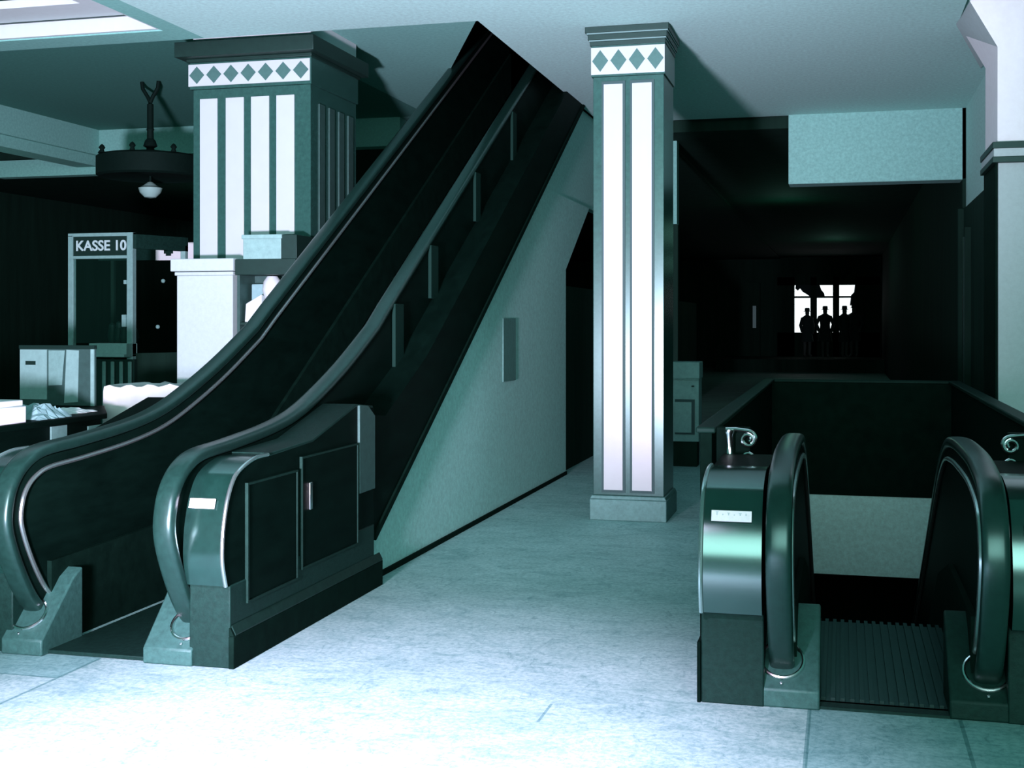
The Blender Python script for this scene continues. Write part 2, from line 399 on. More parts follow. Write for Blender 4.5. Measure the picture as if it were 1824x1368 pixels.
# ---- the up escalator
up = thing('escalator', 'dark wooden escalator rising to the ceiling on the left of the hall', 'escalator', (-3.42, 5.3, 0), 'escalators')
SL = .577
def incline(y): return SL*y - 2.905
UPRAIL = smoothpath(NEWEL + [(5.75, .99), (6.2, 1.03), (6.55, 1.09), (6.9, 1.20), (7.3, 1.355), (7.76, 1.565)], 6) + [(y, incline(y)) for y in (8.0, 8.4, 9.5, 10.5, 11.5, 12.5, 13.5, 14.4)]
def uplow(off, y0=5.40, zmin=.02):
    p = [(y0, zmin)]; yk = (zmin+2.905+off)/SL
    p += [(yk, zmin), (14.4, incline(14.4)-off)]
    return p
for xr, inner in ((-2.99, -1), (-3.85, 1)):
    b = balustrade(up, xr, UPRAIL, uplow(.94), inner)
    xi = xr + .035*inner
    # skirt along the steps
    sk = [(5.45, .0), (5.45, .42), (6.7, .45), (7.5, .66), (14.4, incline(14.4)-.62), (14.4, incline(14.4)-1.06), (6.93, 0)]
    MB().prism(sk, 'x', min(xi, xi+.025*inner), max(xi, xi+.025*inner)).build('skirt_board', 'wood_matt', b)
# outer cladding (right) : sloping apron deck, outer face and battens
ap = [(6.86, 1.07), (7.4, 1.02), (8.2, incline(8.2)-.46), (13.7, incline(13.7)-.46), (13.7, soff(13.7)), (7.2, soff(7.2)), (7.14, soff(7.2)), (7.14, 1.0)]
cl = MB().prism(ap, 'x', -2.955, -2.76).build('outer_cladding', 'wood', up)
for ya, za, zb in ((8.05, 1.24, 1.70), (8.82, 1.78, 2.24), (9.99, 2.44, 2.86), (11.2, 3.05, 3.55)):
    w = .17 if ya < 9.5 else .14
    MB().box(-2.956, -2.93, ya, ya+w, za, incline(ya)-.01).build('batten', 'batten', cl, .004)
MB().prism([(7.2, soff(7.2)+.02), (7.2, soff(7.2)-.03), (13.7, soff(13.7)-.03), (13.7, soff(13.7)+.02)], 'x', -2.80, -2.745).build('soffit_bead', 'wood_matt', cl)
# left outer cladding
MB().prism([(6.86, 1.0), (8.2, incline(8.2)-.4), (14.2, incline(14.2)-.4), (14.2, soff(14.2)), (6.9, soff(6.9))], 'x', -4.09, -3.89).build('outer_cladding', 'wood', up)
# truss underside and steps
MB().prism([(7.15, soff(7.15)-.22), (14.3, soff(14.3)-.22), (14.3, soff(14.3)-.30), (7.3, soff(7.3)-.30)], 'x', -3.95, -2.93).build('truss_underside', 'wood_matt', up)
mb = MB()
for k in range(18):
    y0 = 6.75+.4*k; z = -.085+.231*k
    if y0 > 13.9: break
    mb.box(-3.79, -3.05, y0, y0+.43, z-.2, z+.0)
    for j in range(14): mb.box(-3.75+.049*j, -3.73+.049*j, y0+.01, y0+.40, z, z+.012)
mb.build('step_band', 'wood_matt', up)
MB().box(-3.72, -3.16, 5.31, 6.75, .001, .02).build('landing_plate', 'castdark', up, .003)
boot(up, -3.18, -2.925, -2.99, 5.275, -1, 'cast'); boot(up, -3.935, -3.71, -3.85, 5.255, 1, 'cast')
rearR = [(6.24, .965), (6.86, 1.115), (7.14, 1.09), (7.14, .386), (5.30, .386)]
_, dr, bo = casing(up, -2.945, -2.735, FRONT, 7.14, 1, rearR)
plate_on(dr, -2.925, -2.795, 5.258, .765, -.37)
# side of the right casing: plinth, two framed doors, handle, end post
pl = MB(); pl.box(-2.742, -2.715, 5.285, 7.235, 0, .15).prism([(-2.742, .15), (-2.715, .15), (-2.735, .19), (-2.742, .19)], 'y', 5.287, 7.22).box(-2.95, -2.742, 7.14, 7.235, 0, .15)
pl.build('plinth', 'wood_matt', bo, .004)
MB().prism([(-2.734, .19), (-2.713, .152), (-2.711, .160), (-2.732, .20)], 'y', 5.30, 7.22).build('plinth_bead', 'wood_edge', bo)
def framed_door(y0, y1, z0, z1):
    d = MB().box(-2.742, -2.730, y0+.012, y1-.012, z0+.012, z1-.012).build('access_door', 'wood', bo, .002)
    mb = MB(); t = .011
    mb.box(-2.740, -2.724, y0, y0+t, z0, z1).box(-2.740, -2.724, y1-t, y1, z0, z1).box(-2.740, -2.724, y0+t, y1-t, z0, z0+t).box(-2.740, -2.724, y0+t, y1-t, z1-t, z1)
    mb.build('door_frame', 'wood_edge', d); return d
framed_door(5.45, 6.02, .27, .84); d2 = framed_door(6.07, 6.86, .31, .90)
hb = MB().box(-2.732, -2.722, 6.165, 6.20, .61, .755).build('door_handle', 'chrome', d2, .003, label='bright narrow metal pull')
MB().prism([(6.885, .60), (6.885, 1.118), (7.02, 1.108), (7.135, 1.04), (7.135, .60)], 'x', -2.745, -2.726).build('end_post', 'post', bo, .004)
MB().prism([(5.72, .956), (6.24, .976), (6.86, 1.126), (7.13, 1.10), (7.13, 1.085), (6.86, 1.11), (6.24, .962), (5.72, .94)], 'x', -2.95, -2.74).build('casing_cover', 'castdark', bo, .003)
rearL = [(6.24, .985), (6.87, 1.146), (7.21, 1.125), (7.21, .386), (5.30, .386)]
_, dr, bo = casing(up, -4.11, -3.895, FRONT, 7.21, -1, rearL)
plate_on(dr, -4.07, -3.94, 5.258, .765, -.37)

# ---- the down escalator
dn = thing('escalator', 'dark wooden escalator going down through the floor behind the right-hand landing', 'escalator', (.16, 5.3, 0), 'escalators')
def decl(y): return .955 - (y-7.2)*SL
DNRAIL = smoothpath([(y-.02, z) for y, z in NEWEL] + [(5.75, 1.005), (6.2, 1.01), (6.6, 1.0), (7.0, .96), (7.4, .82), (7.8, .608)], 6) + [(y, decl(y)) for y in (8.2, 9, 10, 11, 12, 13.5)]
low = [(5.42, .02), (6.95, .02), (7.3, -.05), (13.5, decl(13.5)-.95)]
for xr, inner in ((-.245, 1), (.57, -1)):
    b = balustrade(dn, xr, DNRAIL, low, inner)
    xi = xr+.035*inner
    sk = [(5.45, 0), (5.45, .40), (6.6, .40), (7.3, .22), (13.5, decl(13.5)-.66), (13.5, decl(13.5)-.94), (7.1, -.05)]
    MB().prism(sk, 'x', min(xi, xi+.025*inner), max(xi, xi+.025*inner)).build('skirt_board', 'wood_matt', b)
mb = MB(); mb.box(-.175, .50, 5.43, 6.9, -.06, .012)
for j in range(17): mb.box(-.165+.0395*j, -.147+.0395*j, 5.45, 6.9, .012, .026)
mb.build('ribbed_landing', 'tread', dn)
mb = MB()
for k in range(11):
    y0 = 6.9+.4*k; z = -.14-.231*k
    mb.box(-.175, .50, y0, y0+.41, z-.15, z)
    for j in range(17): mb.box(-.165+.0395*j, -.147+.0395*j, y0+.01, y0+.40, z, z+.012)
mb.build('step_band', 'castdark', dn)
MB().prism([(5.36, -.0), (5.36, .012), (5.45, .012), (5.45, 0)], 'x', -.10, .43).build('landing_plate', 'castdark', dn)
boot(dn, -.365, -.09, -.245, 5.335, 1, 'cast'); boot(dn, .42, .70, .57, 5.355, -1, 'castdark')
rear = [(6.3, .95), (6.42, .94), (6.42, .386), (5.30, .386)]
_, dr, bo = casing(dn, -.575, -.315, [(y, z+.01) for y, z in FRONT], 6.42, -1, rear, 5.33)
plate_on(dr, -.525, -.36, 5.262, .80, -.42)
MB().box(-.592, -.577, 5.325, 6.42, 0, .255).build('side_plinth', 'wood', bo, .003)
_, dr, bo = casing(dn, .64, .90, [(y, z+.01) for y, z in FRONT], 6.42, 1, rear, 5.35)
plate_on(dr, .69, .855, 5.262, .79, -.42)

# parapet round the well
pp = thing('parapet', 'dark panelled parapet round three sides of the down escalator well', 'parapet', (.16, 9, 0))
for x0, x1 in ((-.70, -.64), (.96, 1.02)):
    MB().box(x0, x1, 6.44, 12.16, 0, 1.04).build('side_panel', 'wood_matt', pp, .003)
MB().box(-.64, .96, 12.075, 12.14, -.002, 1.04).build('end_panel', 'wood_matt', pp)
mb = MB(); mb.prism([(-.72, 6.42), (-.62, 6.42), (-.62, 12.08), (.94, 12.08), (.94, 6.42), (1.04, 6.42), (1.04, 12.18), (-.72, 12.18)], 'z', 1.04, 1.07)
mb.build('top_rail', 'wood_edge', pp, .008)
def scroll(x, sgn):
    r = MB().box(x-.07*sgn if sgn > 0 else x-.10, x+.10 if sgn > 0 else x+.07, 6.405, 6.44, .885, 1.075).build('scroll_bracket', 'wood', pp, .004)
    MB().lathe([(.0, 0), (.026, .004), (.026, .02), (.019, .03), (.019, .14), (.026, .15), (.026, .165), (0, .168)], (x, 6.38, .90), 16).build('bracket_post', 'chrome', r)
    p = [(x-.02*sgn, 6.375, 1.065), (x+.03*sgn, 6.375, 1.067), (x+.07*sgn, 6.375, 1.062)]
    for k in range(26):
        t = k/25; a = PI/2 - t*3.3*PI*.85; rr = .042*(1-.68*t)
        p.append((x+(.09+rr*math.cos(a))*sgn, 6.375, 1.018+rr*math.sin(a)))
    MB().tube(p, .010, 8, up=(0, 1, 0)).build('scroll', 'chrome', r)
    p = []
    for k in range(18):
        t = k/17; a = -.2*PI+t*1.7*PI; rr = .030*(1-.5*t)
        p.append((x+(.088+rr*math.cos(a))*sgn, 6.375, .925+rr*math.sin(a)))
    MB().tube(p, .009, 8, up=(0, 1, 0)).build('scroll', 'chrome', r)
scroll(-.545, 1); scroll(.865, -1)

# ------------------------------------------------------------------ columns
def frieze(root, x0, x1, y, z0, z1, n, par_name='frieze', off=0.0):
    """tile band: white ground with a row of green lozenges standing a hair proud"""
    mb = MB(); mb.box(x0, x1, y, y+.03, z0, z1, 0)
    w = (x1-x0)/n; zc = (z0+z1)/2; hw = w*.44; hh = (z1-z0)*.40
    for k in range(n):
        xc = x0+w*(k+.5)
        mb.prism([(xc-hw, zc), (xc, zc-hh), (xc+hw, zc), (xc, zc+hh)], 'y', y-.004, y+.001, 1)
    return mb.build(par_name, ['tile', 'diamond'], root, smooth=False)

cc = thing('column', 'slim square column with two tall white tile strips, standing free between the escalators', 'column', (-1.67, 10.38, 0), 'tiled columns')
MB().box(-1.985, -1.36, 10.045, 10.70, 0, .17).prism([(-1.985, .17), (-1.36, .17), (-1.375, .20), (-1.97, .20)], 'y', 10.05, 10.69).build('base', 'stone', cc, .006)
MB().box(-1.962, -1.385, 10.08, 10.665, .20, 3.60).build('shaft', 'colframe', cc, .004)
for xa, xb in ((-1.872, -1.716), (-1.640, -1.480)):
    o = MB().box(xa-.018, xb+.018, 10.068, 10.085, .225, 3.56).build('panel_joint', 'colgap', cc)
    MB().box(xa, xb, 10.060, 10.075, .245, 3.535).build('tile_strip', 'tile', o, .002)
MB().box(-1.975, -1.375, 10.065, 10.68, 3.60, 3.85).build('capital_block', 'colframe', cc)
frieze(cc, -1.975, -1.375, 10.058, 3.615, 3.835, 4)
mb = MB(); mb.box(-1.985, -1.37, 10.055, 10.69, 3.85, 3.885).box(-2.0, -1.355, 10.04, 10.70, 3.895, 3.94).box(-2.02, -1.34, 10.02, 10.72, 3.95, 3.999)
mb.build('cornice', 'cornice', cc, .003)
MB().box(-2.008, -1.347, 10.03, 10.71, 3.94, 3.95).box(-1.992, -1.363, 10.048, 10.695, 3.885, 3.895).build('cornice_fillet', 'cornice_edge', cc)

lc = thing('column', 'broad square column with four white tile strips and lozenge frieze, left of the rising escalator', 'column', (-4.94, 10.45, 0), 'tiled columns')
MB().box(-5.5, -4.39, 9.95, 10.99, 0, 3.64).build('shaft', 'colframe', lc, .004)
for xa, xb, zb in ((-5.43, -5.263, 2.14), (-5.182, -5.011, 2.14), (-4.942, -4.772, 2.36), (-4.704, -4.537, 2.36)):
    MB().box(xa, xb, 9.938, 9.955, zb, 3.555).build('tile_strip', 'tile', lc, .002)
for k in range(4):
    MB().box(-4.395, -4.38, 10.12+.22*k, 10.24+.22*k, 1.2, 3.5).build('side_strip', 'post', lc, .002, label='dull green side strip')
MB().box(-5.52, -4.375, 9.93, 11.0, 3.64, 3.87).build('capital_block', 'colframe', lc)
frieze(lc, -5.53, -4.385, 9.92, 3.665, 3.855, 7)
mb = MB(); mb.box(-5.54, -4.36, 9.90, 11.02, 3.87, 3.90).box(-5.60, -4.30, 9.80, 11.08, 3.90, 4.03)
mb.build('cornice', 'cornice', lc, .004)
MB().box(-5.5, -4.39, 9.95, 10.99, 4.03, 4.199).build('column_neck', 'moulding', lc)
# white pedestal and display niche in front of its foot
pd = thing('pedestal', 'white painted pedestal against the foot of the broad left column', 'pedestal', (-5.2, 9.75, 0))
MB().box(-5.461, -4.94, 9.6, 9.93, 0, 2.0).build('body', 'pierfront', pd, .006)
MB().box(-5.50, -4.915, 9.56, 9.93, 2.035, 2.14).box(-5.475, -4.93, 9.585, 9.93, 2.0, 2.03).build('cap', 'pierfront', pd, .006)
sc_ = thing('showcase', 'open display case on the right of the white pedestal, shelves of pale goods', 'showcase', (-4.66, 9.75, 0))
mb = MB(); mb.box(-4.91, -4.38, 9.90, 9.935, .6, 2.0).box(-4.91, -4.885, 9.62, 9.9, .6, 2.0).box(-4.40, -4.38, 9.62, 9.9, .6, 2.0).box(-4.91, -4.38, 9.62, 9.9, .5, .6)
mb.build('case_body', 'post', sc_)
MB().box(-4.91, -4.36, 9.58, 9.935, 2.0, 2.13).build('canopy', 'cornice', sc_, .004)
MB().box(-4.845, -4.50, 9.6, 9.93, 2.13, 2.33).box(-4.855, -4.49, 9.59, 9.93, 2.30, 2.335).build('top_box', 'cabinet', sc_, .004)
MB().box(-4.50, -4.36, 9.6, 9.93, 2.13, 2.33).build('top_box_end', 'cornice', sc_, .004)
for z in (1.0, 1.58): MB().box(-4.885, -4.40, 9.62, 9.9, z, z+.025).build('shelf', 'cornice', sc_, .003)
def jar(name, x, y, z, prof, m, label, cat, grp=None):
    o = MB().lathe(prof, (x, y, z), 20).build(name, m); rebase(o, (x, y, z)); return tag(o, label, cat, grp)
jar('vase', -4.635, 9.72, 1.605, [(.05, 0), (.045, .03), (.025, .08), (.03, .16), (.065, .20), (.085, .27), (.075, .34), (.045, .385)], 'goods', 'bulbous white vase on the upper shelf of the display case', 'vase')
o = MB().box(-4.86, -4.75, 9.78, 9.87, 1.605, 1.93).build('folded_cloth', 'goods_blue', None, .01); rebase(o, (-4.80, 9.83, 1.605)); tag(o, 'tall pale blue folded cloth at the left end of the display case', 'cloth')
o = MB().hull([(-4.86, 9.66, 1.605), (-4.70, 9.66, 1.605), (-4.70, 9.76, 1.605), (-4.86, 9.76, 1.605), (-4.86, 9.68, 1.76), (-4.79, 9.70, 1.79), (-4.72, 9.69, 1.84), (-4.71, 9.74, 1.83), (-4.86, 9.74, 1.77)]).build('linen_pile', 'goods', None, .006)
rebase(o, (-4.78, 9.71, 1.605)); tag(o, 'sloping heap of white linen before the pale blue cloth in the display case', 'linen')
o = MB().box(-4.87, -4.70, 9.66, 9.86, 1.025, 1.50).build('carton', 'goods', None, .008); rebase(o, (-4.78, 9.76, 1.025)); tag(o, 'white carton on the lower shelf of the display case', 'carton')

# right pier
rp = thing('pier', 'pale plastered pier with a ledge cornice at the right edge of the picture', 'pillar', (1.9, 10.5, 0))
MB().box(1.135, 2.8, 10.07, 10.9, 0, 2.86).build('lower_shaft', 'pierfront', rp, .004)
MB().box(1.118, 1.134, 10.09, 10.9, 0, 2.80).build('side_panelling', 'wood_matt', rp)
MB().box(1.09, 2.8, 10.02, 10.9, 2.80, 2.845).box(1.09, 2.8, 10.02, 10.9, 2.905, 2.955).build('cornice', 'cornice', rp, .004)
MB().box(1.10, 2.8, 10.03, 10.9, 2.845, 2.905).build('cornice_band', 'pierfront', rp)
MB().prism([(1.13, 2.955), (2.8, 2.955), (2.8, 4.9), (.93, 4.9), (.93, 4.04), (1.131, 3.676)], 'y', 10.075, 10.9).build('upper_shaft', 'white_paint', rp)
struct(MB().hull([(.93, 10.08, 4.04), (1.131, 10.08, 3.676), (1.26, 12.55, 3.99), (.885, 10.66, 3.99), (1.33, 12.55, 4.3), (1.33, 10.08, 4.3), (.93, 10.08, 4.3), (.885, 10.66, 4.3)]), 'trim_11', 'pierfront')

# ------------------------------------------------------------------ hanging lamp
ch = thing('hanging_lamp', 'dark bronze ring chandelier hung from the ceiling left of the broad column', 'lamp', (-7.2, 12.1, 4.2))
cx, cy = -7.2, 12.1
for s_ in (-1, 1):
    MB().tube([(cx+s_*.10, cy, 4.195), (cx+s_*.09, cy, 4.12), (cx+s_*.03, cy, 4.03), (cx, cy, 3.97)], .022, 8, up=(0, 1, 0)).build('ceiling_hook', 'brass', ch)
MB().lathe([(.02, -.24), (.034, -.25), (.034, -.50), (.042, -.52), (.034, -.54), (.036, -.62), (.055, -.64), (.075, -.70), (.04, -.72), (.05, -.76)], (cx, cy, 4.2), 14).build('rod', 'brass', ch)
ring = MB().lathe([(.50, -.83), (.53, -.81), (.56, -.83), (.56, -1.02), (.53, -1.04), (.50, -1.02)], (cx, cy, 4.2), 40).build('ring', 'brass', ch)
MB().lathe([(.05, -.74), (.18, -.76), (.42, -.80), (.52, -.84), (.50, -.86), (.1, -.80)], (cx, cy, 4.2), 30).build('crown_disc', 'brass', ch)
for k in range(8):
    a = 2*PI*k/8+.2
    MB().lathe([(.03, 0), (.02, .03), (.035, .05), (.02, .075), (.001, .09)], (cx+.54*math.cos(a), cy+.54*math.sin(a), 3.385), 10).build('finial', 'brass', ring)
MB().lathe([(.012, -.80), (.012, -1.10)], (cx, cy, 4.2), 8).build('bowl_stem', 'brass', ch)
MB().lathe([(.0, -1.26), (.06, -1.25), (.11, -1.20), (.125, -1.15), (.118, -1.15), (.07, -1.12), (.03, -1.09), (0, -1.08)], (cx, cy, 4.2), 24).build('glass_bowl', 'glass_bowl', ch, label='pale milk-glass bowl')

# ------------------------------------------------------------------ cash desk booth
bt = thing('cash_booth', 'glazed cash desk booth under a KASSE 10 sign behind the counter', 'booth', (-7.0, 11.3, 0))
Y = 11.0
MB().box(-7.465, -7.41, Y, Y+.06, .9, 2.47).box(-6.80, -6.735, Y-.01, Y+.06, 1.24, 2.49).box(-7.465, -6.735, Y, Y+.06, 2.455, 2.49).box(-7.41, -6.80, Y, Y+.05, 2.235, 2.265).build('window_frame', 'boothframe', bt, .004)
sb = MB().box(-7.41, -6.80, Y+.015, Y+.045, 2.265, 2.455).build('sign_board', 'ink', bt)
text_mesh('KASSE', 'lettering', .14, 'letter', sb, (-7.19, Y+.012, 2.36), width=.38)
text_mesh('10', 'lettering', .14, 'letter', sb, (-6.885, Y+.012, 2.36), width=.115)
MB().box(-7.41, -6.80, Y+.02, Y+.026, 1.40, 2.235).build('glass_pane', 'glass', bt)
MB().box(-7.15, -6.735, Y-.12, Y+.08, 1.285, 1.40).box(-7.15, -6.735, Y-.16, Y+.08, 1.265, 1.295).build('pay_sill', 'cabinet', bt, .006)
mb = MB(); mb.box(-7.15, -6.72, Y, Y+.05, .4, 1.24)
fl = mb.build('front_panel', 'cornice', bt)
for k in range(4):
    MB().box(-7.07+.095*k, -7.03+.095*k, Y-.02, Y, .5, 1.22).build('flute', 'boothframe', fl, .008)
MB().box(-6.53, -6.475, Y+.55, Y+.61, .9, 2.39).build('side_post', 'cabinet', bt, .004)
mb = MB(); mb.prism([(-6.735, Y), (-6.735, Y+.05), (-6.53, Y+.61), (-6.475, Y+.61), (-6.475, Y+.55), (-6.70, Y)], 'z', 2.33, 2.47)
mb.build('side_rail', 'castdark', bt)
MB().prism([(-6.735, Y+.05), (-6.725, Y+.05), (-6.51, Y+.6), (-6.52, Y+.6)], 'z', .9, 1.30).build('side_panel', 'dark_room', bt)
for k, (x, z, r) in enumerate(((-6.58, 2.02, .022), (-6.64, 1.56, .022))):
    MB().lathe([(0, -r), (r*.7, -r*.7), (r, 0), (r*.7, r*.7), (0, r)], (x, Y+.30, z), 12).build('knob', 'boothframe', bt)
MB().box(-6.83, -6.80, Y-.02, Y+.02, 1.98, 2.02).build('latch', 'boothframe', bt, .004); MB().box(-6.845, -6.80, Y-.03, Y+.01, 1.56, 1.68).build('latch', 'boothframe', bt, .004)
mb = MB(); rnd = random.Random(3)
for k in range(7):
    a = rnd.uniform(-7.12, -6.86); h_ = rnd.uniform(.08, .2)
    mb.lathe([(.03, 0), (.05, h_*.4), (.03, h_), (0, h_+.02)], (a, Y+.25+rnd.uniform(-.05, .1), 1.40), 10)
mb.build('desk_clutter', 'castdark', bt)
o = thing('shop_sign', 'lit white sign with one dark mark, beyond the booth beside the broad column', 'sign', (-7.3, 12.9, 2.4))
MB().box(-7.61, -6.97, 12.9, 12.94, 2.315, 2.515).build('board', 'paper', o, .004)
mb = MB(); mb.box(-7.50, -7.46, 12.894, 12.9, 2.42, 2.508).box(-7.42, -7.385, 12.894, 12.9, 2.42, 2.508).box(-7.50, -7.385, 12.894, 12.9, 2.39, 2.43).box(-7.475, -7.41, 12.894, 12.9, 2.365, 2.39)
mb.build('mark', 'ink', o)
MB().box(-8.35, -7.62, 12.9, 12.94, 2.32, 2.50).build('side_board', 'castdark', o)
for x in (-7.3, -8.2): MB().box(x-.02, x+.02, 12.95, 12.99, 0, 2.45).build('post', 'dark_room', o)

# ------------------------------------------------------------------ counter and things on it
ct = thing('counter', 'long dark sales counter at the left edge beside the rising escalator', 'counter', (-6.1, 7.6, 0))
MB().prism([(-7.1, 6.3), (-5.16, 6.3), (-5.16, 8.0), (-5.64, 8.72), (-7.1, 8.72)], 'z', .08, .91).prism([(-7.05, 6.35), (-5.2, 6.35), (-5.2, 7.98), (-5.67, 8.68), (-7.05, 8.68)], 'z', 0, .08).build('body', 'wood', ct, .004)
MB().prism([(-7.14, 6.27), (-5.12, 6.27), (-5.12, 8.02), (-5.61, 8.75), (-7.14, 8.75)], 'z', .91, .95).build('worktop', 'wood', ct, .006)
MB().box(-5.16, -5.148, 7.40, 7.58, .70, .90).build('label_card', 'boothframe', ct, .002, label='pale upright card')
MB().box(-5.16, -5.148, 7.83, 8.05, .77, .87).build('label_card', 'cabinet', ct, .002, label='dull green card')
MB().box(-5.16, -5.13, 6.3, 7.5, .62, .66).build('rail', 'castdark', ct, .004)
bd = thing('notice_stand', 'dark board standing on the counter with papers pinned to its face', 'board', (-5.9, 8.62, .95))
Yb = 8.6
MB().box(-6.27, -5.60, Yb, Yb+.025, .955, 1.40).build('panel', 'board', bd, .003)
MB().box(-6.27, -5.60, Yb-.01, Yb+.035, 1.395, 1.425).build('top_moulding', 'ink', bd, .003)
MB().box(-5.63, -5.60, Yb-.01, Yb, .955, 1.395).build('edge_batten', 'cabinet', bd)
for x in (-6.15, -5.75): MB().prism([(Yb+.025, .95), (Yb+.12, .95), (Yb+.025, 1.25)], 'x', x, x+.02).build('strut', 'wood_matt', bd)
o = MB().box(-6.262, -6.02, Yb-.006, Yb, 1.0, 1.39).build('notice', 'paper_dull'); rebase(o, (-6.14, Yb, 1.0)); tag(o, 'widest pale notice with a dark printed mark at the left of the notice board', 'notice')
MB().box(-6.21, -6.12, Yb-.009, Yb-.006, 1.27, 1.30).build('printed_mark', 'ink', o)
mb = MB(); mb.prism([(-6.0, 1.11), (-5.88, 1.115), (-5.87, 1.25), (-5.855, 1.385), (-6.0, 1.385)], 'y', Yb-.012, Yb-.008); o = mb.build('notice', 'boothframe'); rebase(o, (-5.94, Yb-.01, 1.1)); tag(o, 'short curling light sheet in the middle of the notice board', 'notice')
mb = MB(); mb.prism([(-5.865, .975), (-5.745, .985), (-5.735, 1.385), (-5.845, 1.39)], 'y', Yb-.006, Yb-.002); o = mb.build('notice', 'paper_dull'); rebase(o, (-5.8, Yb, .98)); tag(o, 'long narrow sheet right of the short one on the notice board', 'notice')
# papers on the counter
def crumple(name, x0, x1, y0, y1, z, h, seed, m, n=12):
    bm_ = MB(); r = random.Random(seed); g = {}
    for i in range(n+1):
        for j in range(n+1):
            u, v = i/n, j/n
            e = min(u, 1-u, v, 1-v)*4
            hh = h*min(1, e)*(.45+.55*r.random())
            g[i, j] = bm_.bm.verts.new((x0+(x1-x0)*u+r.uniform(-.01, .01), y0+(y1-y0)*v+r.uniform(-.01, .01), z+.004+hh))
    for i in range(n):
        for j in range(n): bm_.bm.faces.new((g[i, j], g[i+1, j], g[i+1, j+1], g[i, j+1]))
    o = bm_.build(name, m, smooth=False); s = o.modifiers.new('thickness', 'SOLIDIFY'); s.thickness = .004
    return rebase(o, ((x0+x1)/2, (y0+y1)/2, z))
o = MB().box(-5.42, -5.14, 6.62, 7.12, .95, 1.06).box(-5.43, -5.15, 6.65, 7.10, 1.06, 1.10).build('paper_stack', 'paper', None, .006); rebase(o, (-5.3, 6.9, .95)); tag(o, 'thick stack of white paper on the front edge of the counter', 'paper')
tag(crumple('crumpled_paper', -5.75, -5.44, 6.75, 7.25, .95, .14, 4, 'paper', 7), 'big crumpled white sheet behind the paper stack on the counter', 'paper')
tag(crumple('crumpled_paper', -5.50, -5.16, 7.30, 7.66, .95, .10, 9, 'goods_blue'), 'bluish crumpled sheet right of the paper stack on the counter', 'paper')
tag(crumple('wrapping_sheet', -5.56, -5.28, 7.70, 8.15, .95, .035, 12, 'paper'), 'flat white wrapping sheet near the far end of the counter', 'paper')
# white draped stand at the end of the counter
mb = MB()
n = 26; top = []
ds = thing('draped_stand', 'table draped in white cloth between the counter and the escalator', 'table', (-5.36, 9.2, 0))
bmx = MB(); rr = random.Random(5); ringt, ringb, rings = [], [], []
X0, X1, Y0, Y1 = -5.71, -4.93, 8.9, 9.5
per = []
for k in range(16): per.append((X0+(X1-X0)*k/16, Y0))
for k in range(10): per.append((X1, Y0+(Y1-Y0)*k/10))
for k in range(16): per.append((X1-(X1-X0)*k/16, Y1))
for k in range(10): per.append((X0, Y1-(Y1-Y0)*k/10))
cxm, cym = (X0+X1)/2, (Y0+Y1)/2
for zz, out in ((1.09, 0), (1.05, .006), (.6, .010), (.05, .014)):
    ring = []
    for k, (x, y) in enumerate(per):
        w = out*(1+math.sin(k*2.1)); d = Vector((x-cxm, y-cym)).normalized()
        ring.append(bmx.bm.verts.new((x+d.x*w, y+d.y*w, zz+(.012*math.sin(k*1.7)+.03*(x-X0) if zz > 1.0 else 0))))
    rings.append(ring)
for a, b in zip(rings, rings[1:]):
    for k in range(len(a)): bmx.bm.faces.new((a[k], a[(k+1) % len(a)], b[(k+1) % len(a)], b[k]))
bmx.bm.faces.new(rings[0])
bmx.build('cloth', 'cream', ds)
MB().box(X0+.02, X1-.02, Y0+.02, Y1-.02, 1.0, 1.05).build('table_top', 'wood_matt', ds)
for x in (X0+.04, X1-.08):
    for y in (Y0+.04, Y1-.08): MB().box(x, x+.04, y, y+.04, 0, 1.0).build('leg', 'wood_matt', ds)

# ------------------------------------------------------------------ behind the slim column
kb = thing('pedestal_cabinet', 'small painted cabinet with a framed panel, standing behind the slim column', 'cabinet', (-1.7, 14.15, 0))
MB().box(-1.86, -1.535, 14.0, 14.3, .28, 1.0).build('body', 'cabinet', kb, .006)
MB().box(-1.84, -1.56, 14.03, 14.28, 0, .28).build('plinth', 'dark_room', kb)
MB().box(-1.87, -1.525, 13.97, 14.32, .98, 1.165).box(-1.865, -1.53, 13.98, 14.31, .965, .985).build('top', 'cabinet', kb, .008)
mb = MB(); mb.box(-1.80, -1.58, 13.99, 14.0, .36, .75); d = mb.build('door_recess', 'colgap', kb); MB().box(-1.80, -1.615, 13.985, 13.995, .38, .72).build('door_panel', 'cabinet', d, .004)
MB().lathe([(.0, 0), (.016, .003), (.016, .012), (0, .015)], (-1.60, 13.99, .89), 12).build('lock', 'ink', kb)
# ------------------------------------------------------------------ far street doors and people before them
dr_ = MB()
XS = ((-1.613, -1.07), (-.85, -.31), (-.095, .45))
z0, zt, zm = 1.26, 2.915, 2.50
for a, b in ((-2.2, -1.613), (-1.07, -.85), (-.31, -.095), (.45, 1.25)): dr_.box(a, b, 45.05, 45.3, 0, 3.2)
dr_.box(-2.2, 1.25, 45.05, 45.3, zt, 3.3).box(-2.2, 1.25, 45.05, 45.3, 0, z0)
for a, b in XS: dr_.box(a, b, 45.05, 45.3, zm-.03, zm+.03)
d1 = struct(dr_, 'door_1', 'dark_room')
for a, b in XS: MB().box(a, b, 45.2, 45.24, z0, zt).build('pane', 'skyglow', d1)
d2_ = MB(); d2_.box(-3.25, -3.06, 45.05, 45.3, 0, 3).box(-2.93, -2.8, 45.05, 45.3, 0, 3).box(-3.06, -2.93, 45.05, 45.3, 2.2, 3).box(-3.06, -2.93, 45.05, 45.3, 0, 1.42)
